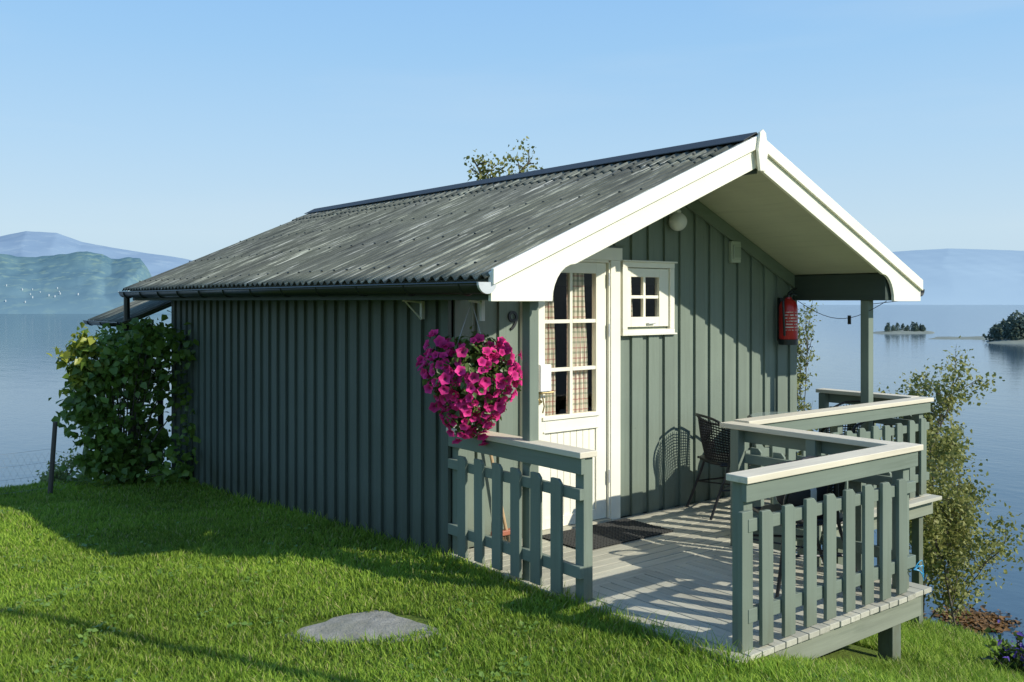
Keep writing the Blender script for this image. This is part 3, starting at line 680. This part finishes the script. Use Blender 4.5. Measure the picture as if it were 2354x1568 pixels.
b.tube(smoothpts([(c[0]+.0,c[1]-.02,c[2]+.445),(c[0]+.02,c[1]-.10,c[2]+.42),(c[0]+.03,c[1]-.115,c[2]+.30),(c[0]+.03,c[1]-.10,c[2]+.08)]),.011,8)
b.box(.022,.05,3.69,3.74,1.36,1.76);b.make('valve_hose_and_bracket',M_black,fe,smooth=True)
b=B();vs=[];fs=[]
for i in range(9):
    a=math.radians(-75+90*i/8)
    for z in (.13,.30): vs.append((c[0]+.0858*math.cos(a),c[1]+.0858*math.sin(a),c[2]+z))
for i in range(8): fs.append((2*i,2*i+2,2*i+3,2*i+1))
mm=N('label_print');sp=mm.xyz()
s1=mm.math('LESS_THAN',mm.math('MODULO',sp[2],.028),.009);nn=mm.noise(mm.coord((1,1,.2)),90,2);s2=mm.math('GREATER_THAN',nn,.47)
mm.set(mm.mix(mm.math('MULTIPLY',s1,s2),(.48,.025,.02),(.7,.65,.58)),.3);b.add(vs,fs).make('label',mm.m,fe,smooth=True)
# ------------------------------------------------ HANGING BASKET
hb_=empty('hanging_flower_basket');cx,cy,cz=.44,-.13,1.225
b=B();hook=(.43,-.12,1.73)
for k in range(3):
    a=k*2.09+.3;b.tube([hook,(cx+.14*math.cos(a),cy+.14*math.sin(a),1.33)],.0028,5)
b.tube([(.43,-.12,1.75),(.43,-.12,1.70)],.006,6);b.make('chains',M_chain,hb_)
b=B();b.lathe([(.06,1.14),(.13,1.19),(.16,1.33),(.165,1.335)],(cx,cy,0),20);b.make('pot',plain('pot_plastic',(.03,.05,.03),.6),hb_,smooth=True)
def ballpts(n,rmin,rmax,seed):
    rg=np.random.default_rng(seed);u=rg.normal(0,1,(n,3));u/=np.linalg.norm(u,axis=1)[:,None]
    rr=rmin+(rmax-rmin)*rg.random(n);lump=1+.12*np.sin(u[:,0]*7+1)*np.sin(u[:,2]*6)+.08*np.sin(u[:,1]*9)
    P=u*(rr*lump)[:,None]
    lo=u[:,2]<-.2;P[lo,0]*=.80;P[lo,1]*=.80;P[lo,2]*=1.15
    return P+np.array([cx,cy,cz]),u
P,u=ballpts(3800,.12,.30,4);leaves('foliage',P,.038,M_leaf,(.05,.10,.022),(.15,.23,.055),hb_,out=u*.8)
P,u=ballpts(400,.265,.345,9)
sel=(u[:,2]<.82);P=P[sel];u=u[sel];n=len(P)
nr=u+RNG.normal(0,.38,(n,3));nr+=np.array([.45,-.25,.0]);nr/=np.linalg.norm(nr,axis=1)[:,None]
aa=np.cross(nr,np.array([0,0,1.]));aa/=np.linalg.norm(aa,axis=1)[:,None];bb=np.cross(nr,aa)
Vv=[P-nr*.028];Cc=[np.tile([.35,.01,.11],(n,1))];Rr=.030*(.7+.55*RNG.random(n))
ph0=RNG.random(n)*6.28;M_=20
base=np.array([.98,.06,.36])
tone=(.75+.4*RNG.random(n))[:,None]
for ring,(rr,hh,cl_) in enumerate(((.35,-.008,.65),(1,.0,1))):
    for k_ in range(M_):
        a=ph0+2*math.pi*k_/M_;lob=1+(.13*np.cos(5*(a-ph0)) if ring else 0)
        ruff=.10*np.cos(10*(a-ph0)+1)*ring
        Vv.append(P+nr*(hh+Rr*ruff)[:,None] + (aa*np.cos(a)[:,None]+bb*np.sin(a)[:,None])*(Rr*rr*lob)[:,None]) if ring else Vv.append(P+nr*hh+(aa*np.cos(a)[:,None]+bb*np.sin(a)[:,None])*(Rr*rr)[:,None])
        Cc.append(base*tone*cl_)
V=np.stack(Vv,1);C=np.stack(Cc,1);nvv=V.shape[1];o=np.arange(n)*nvv;Fl=[]
for k_ in range(M_):
    k2=(k_+1)%M_;Fl.append(np.stack([o,o+1+k_,o+1+k2],1));Fl.append(np.stack([o+1+k_,o+1+M_+k_,o+1+M_+k2],1));Fl.append(np.stack([o+1+k_,o+1+M_+k2,o+1+k2],1))
np_mesh('petunia_flowers',V.reshape(-1,3),np.concatenate(Fl),leafmat('petunia_petal',.35,.5,.2),hb_,C.reshape(-1,3))
# ------------------------------------------------ STONE
b=B();rg=random.Random(4)
out=[(-.42,-.07),(-.34,.04),(-.25,.10),(-.20,.17),(-.12,.22),(.02,.25),(.10,.22),(.16,.13),(.24,.09),(.30,.02),(.40,-.06),(.42,-.14),(.28,-.20),(.10,-.22),(-.10,-.20),(-.28,-.17)]
vs=[];n=len(out)
for lv,(sc_,zz) in enumerate(((1.04,-.06),(1.0,.004),(.97,.012),(.6,.016),(.25,.018))):
    for (a,c_) in out:
        a2=a*sc_+rg.uniform(-.010,.010);c2=c_*sc_+rg.uniform(-.010,.010);X_=STX+RX*a2+FX*c2;Y_=STY+RY*a2+FY*c2
        vs.append((X_,Y_,float(G(X_,Y_))+zz+rg.uniform(-.002,.002)))
fs=[]
for l_ in range(4):
    for i in range(n): fs.append((l_*n+i,l_*n+(i+1)%n,(l_+1)*n+(i+1)%n,(l_+1)*n+i))
fs.append(tuple(4*n+i for i in range(n)))
m=N('flat_rock');g=m.noise(m.coord(),9,7,.7);g2=m.noise(m.coord(),70,4,.7);g3=m.noise(m.coord(),3,5,.6)
c=m.ramp(g,[(.3,(.22,.215,.18)),(.5,(.34,.33,.28)),(.72,(.46,.44,.38))])
c=m.mix(m.math('MULTIPLY',m.math('MULTIPLY_ADD',g3,4,-1.9,clamp=True),.7),c,(.19,.20,.12))
c=m.mix(m.math('MULTIPLY',g2,.5),c,(.20,.195,.16));m.bump(m.math('ADD',g,m.math('MULTIPLY',g2,.5)),.7,.025);m.set(c,.9,.2)
b.add(vs,fs).make('flat_stone',m.m)
# ------------------------------------------------ BUSH
bu=empty('lilac_bush');bx,by=-5.95,-.50;bz=float(G(bx,by))
b=B();cent=[];rg=np.random.default_rng(12);big=[]
for i in range(34):
    a=rg.random()*6.28;r=.54*math.sqrt(rg.random());zz=.10+1.62*rg.random()
    rr=r*(1.15 if .5<zz<1.2 else .8)
    c_=np.array([bx+rr*math.cos(a),by+rr*math.sin(a)*.8,bz+zz]);cent.append(c_);big.append(1)
for (kx,yy_,s_) in ((345,775,1),(370,790,1),(330,760,0),(420,800,1),(440,900,1),(440,1000,1),(430,1060,1),(400,1080,1),(195,775,2),(180,800,2),(215,790,2),(175,845,2),(205,830,2),(172,885,2),(160,820,2),(190,870,2),(240,810,2),(215,870,0),(190,910,0),(245,1000,0),(240,1040,0),(215,960,0),(235,930,0),(265,1075,0),(300,1090,1),(270,830,0),(255,880,0),(300,800,0),(200,1010,0),(205,1060,0)):
    c_=np.array([*bearing((kx-1177)/2130,10.5 if kx<330 else 10.3),1.73-(yy_-692)*10.5/2130]);cent.append(c_);big.append(s_)
for c_ in cent:
    b.tube(smoothpts([(bx,by,bz-.1),(bx*.5+c_[0]*.5,by*.5+c_[1]*.5,bz*.45+c_[2]*.55),tuple(c_)],4),.013,5,.004)
b.make('branches',M_bark,bu)
P=[];br_=[];tn=[]
for i,c_ in enumerate(cent):
    nn=92 if big[i]==1 else 46
    s_=.12 if big[i]==1 else .055
    P.append(c_+rg.normal(0,s_,(nn,3)));br_.append(np.full(nn,rg.uniform(.75,1.25)));tn.append(np.full(nn,big[i]==2)&(rg.random(nn)<.85))  # top-left sprigs are coloured as if sunlit
P=np.concatenate(P);br_=np.concatenate(br_);tn=np.concatenate(tn);kk=(P[:,1]<-.06)|(P[:,0]<-5.85);kk&=P[:,2]>-.55
leaves('leaves',P[kk],.085,M_leaf,(.09,.17,.028),(.17,.27,.045),bu,ratio=.42,bright=br_[kk],sun_tint=tn[kk],out=np.array([.2,-.2,.2]))
# ------------------------------------------------ trees
def tree(name,base,top,radius,leafsize,nleaf,ca,cb,seed,levels=3,trunk_r=.06,lean=(0,0),spread=.8,clus=22):
    e=empty(name);rg=random.Random(seed);b=B();tips=[]
    def grow(p,dv,ln,r,lv):
        pts=[p];d_=dv.copy();q=p.copy();ns=5
        for i in range(ns):
            d_=(d_+Vector((rg.gauss(0,.16),rg.gauss(0,.16),rg.gauss(0,.1)+(-.10 if lv==levels else .03)))).normalized();q=q+d_*ln/ns;pts.append(q.copy())
        b.tube(pts,r,6 if lv<2 else 4,max(.0015,r*.45),cap=False)
        if lv>=levels-1:
            for pp in pts[1:]: tips.append(pp)
        if lv<levels:
            nc={0:11,1:6,2:5}.get(lv,4)
            for i in range(nc):
                t=.2+.8*(i+rg.random())/nc;t=min(t,.999);ii=min(ns-1,int(t*ns));pp=pts[ii].lerp(pts[ii+1],t*ns-ii)
                a=rg.random()*6.28;side=Vector((math.cos(a),math.sin(a),rg.uniform(-.1,.6)));nd=(d_*.5+side*spread).normalized()
                grow(pp,nd,ln*rg.uniform(.38,.58)*(1.15-.45*t),r*.48,lv+1)
    grow(Vector((0,0,0)),Vector((lean[0],lean[1],1)).normalized(),3,trunk_r,0)
    T=np.array([tuple(t) for t in tips]);sz=(top-base[2])/np.percentile(T[:,2],99.5);sr=radius/np.percentile(np.hypot(T[:,0],T[:,1]),97)
    b.v=[(base[0]+v[0]*sr,base[1]+v[1]*sr,base[2]+v[2]*sz) for v in b.v]
    T=T*np.array([sr,sr,sz])+np.array(base)
    b.make('trunk_and_branches',M_bark,e,smooth=True)
    ncl=max(30,nleaf//clus);cl=T[RNG.integers(0,len(T),ncl)]+RNG.normal(0,leafsize*1.2,(ncl,3))
    idx=RNG.integers(0,ncl,nleaf);P=cl[idx]+RNG.normal(0,leafsize*1.5,(nleaf,3))
    leaves('foliage',P,leafsize,M_birchleaf,ca,cb,e,up=.2);return e
gz=lambda x,y:float(G(x,y))
YB=((.17,.20,.05),(.34,.34,.11))
x,y=bearing(.435,11.2);tree('birch_tree',(x,y,gz(x,y)-.1),1.0,1.05,.046,11500,*YB,21,3,.035,(-.06,0),clus=16)
x,y=bearing(.484,10.3);tree('birch_tree',(x,y,gz(x,y)-.1),.15,.85,.044,7000,*YB,33,3,.03,(.1,.1),clus=16)
x,y=bearing(.300,14.5);tree('birch_tree',(x,y,gz(x,y)-.1),1.65,.42,.045,2600,*YB,8,3,.05)
x,y=bearing(.038,17.5);tree('birch_tree',(x,y,gz(x,y)-.1),4.50,2.3,.062,19000,(.16,.18,.04),(.32,.31,.09),15,3,.07)
# small shrub and fence on the left crest
x,y=bearing(K(135),10.9);zz=gz(x,y)
cs=[np.array([x,y,-.36])+RNG.normal(0,1,3)*np.array([.16,.16,.12]) for _ in range(18)]
P=np.concatenate([c_+RNG.normal(0,.06,(120,3)) for c_ in cs]);sh=empty('small_shrub')
leaves('leaves',P,.036,M_leaf,(.22,.30,.08),(.36,.42,.14),sh)
b=B()
for c_ in cs: b.tube([(x,y,zz-.1),tuple(c_)],.012,4,.003)
b.make('stems',M_bark,sh)
fn=empty('wire_fence');fp=[]
for kx,dd in ((K(112),10.1),(K(-330),9.4),(K(560),13.5),(K(-800),8.2)):
    px,py=bearing(kx,dd);fp.append((px,py,gz(px,py)))
b=B()
for i,(px,py,pz) in enumerate(fp): b.tube([(px,py,pz-.2),(px+.075,py+.05,pz+.80)],.028,8,.024)
b.make('fence_posts',plain('old_post',(.10,.085,.07),.9),fn)
b=B();order=[3,1,0,2]
for a,c_ in zip(order[:-1],order[1:]):
    A=Vector(fp[a]);D=Vector(fp[c_])
    nseg=26
    for zz in (.08,.22,.36,.5): b.tube([A.lerp(D,t/8)+Vector((0,0,zz-.05*math.sin(math.pi*t/8))) for t in range(9)],.0011,4)
    for s_ in range(nseg):
        t=s_/nseg;t2=(s_+1)/nseg
        for zz in (.08,.22,.36):
            b.tube([A.lerp(D,t)+Vector((0,0,zz-.04)),A.lerp(D,t2)+Vector((0,0,zz+.10))],.0007,3)
            b.tube([A.lerp(D,t)+Vector((0,0,zz+.10)),A.lerp(D,t2)+Vector((0,0,zz-.04))],.0007,3)
b.make('wire_mesh',plain('galv_wire',(.3,.3,.28),.5,.5),fn)
# flagpole standing right of the viewpoint (throws the thin shadow on the lawn)
fg=empty('flagpole');px,py=7.0,.98;b=B();b.tube([(px,py,gz(px,py)-.3),(px,py,6.6)],.055,14,.035);b.make('pole',plain('white_pole',(.7,.7,.68),.4),fg,smooth=True)
b=B();b.lathe([(.0,-.06),(.05,-.03),(.06,0),(.05,.03),(.0,.06)],(px,py,6.65),14);b.make('finial',plain('finial',(.6,.45,.15),.3,.7),fg,smooth=True)
# purple flowers by the deck, right
pf=empty('purple_flower_plant');x,y=bearing(.556,5.9);zz=gz(x,y)
P=np.array([x,y,zz+.14])+RNG.normal(0,1,(420,3))*np.array([.10,.10,.07]);leaves('leaves',P,.05,M_leaf,(.04,.08,.02),(.08,.13,.03),pf)
P=np.array([x,y,zz+.22])+RNG.normal(0,1,(90,3))*np.array([.10,.10,.05]);leaves('flowers',P,.032,leafmat('violet_petal',.2),(.07,.05,.26),(.12,.07,.36),pf)
b=B()
for _ in range(20): b.tube([(x,y,zz-.05),(x+random.gauss(0,.10),y+random.gauss(0,.10),zz+.22)],.004,4)
b.make('stems',M_bark,pf)
b=B();bx_,by_=2.42,1.71
for _ in range(5):
    b.tube(smoothpts([(bx_,by_,.12),(bx_+.02,by_+.04+random.uniform(-.02,.03),.14+random.uniform(-.03,.03)),(bx_+.02,by_+.08,.09+random.uniform(-.05,.04))]),.003,5)
b.make('blue_string',plain('blue_nylon',(.05,.35,.6),.4))
# ------------------------------------------------ CAMERA
cd=bpy.data.cameras.new('camera');cd.sensor_width=36;cd.lens=36*2130/2354;cd.shift_y=-92/2354;cd.clip_end=30000;cd.clip_start=.05
co=link(bpy.data.objects.new('camera',cd));co.location=CAM;co.rotation_euler=(math.pi/2,0,TH);S.camera=co
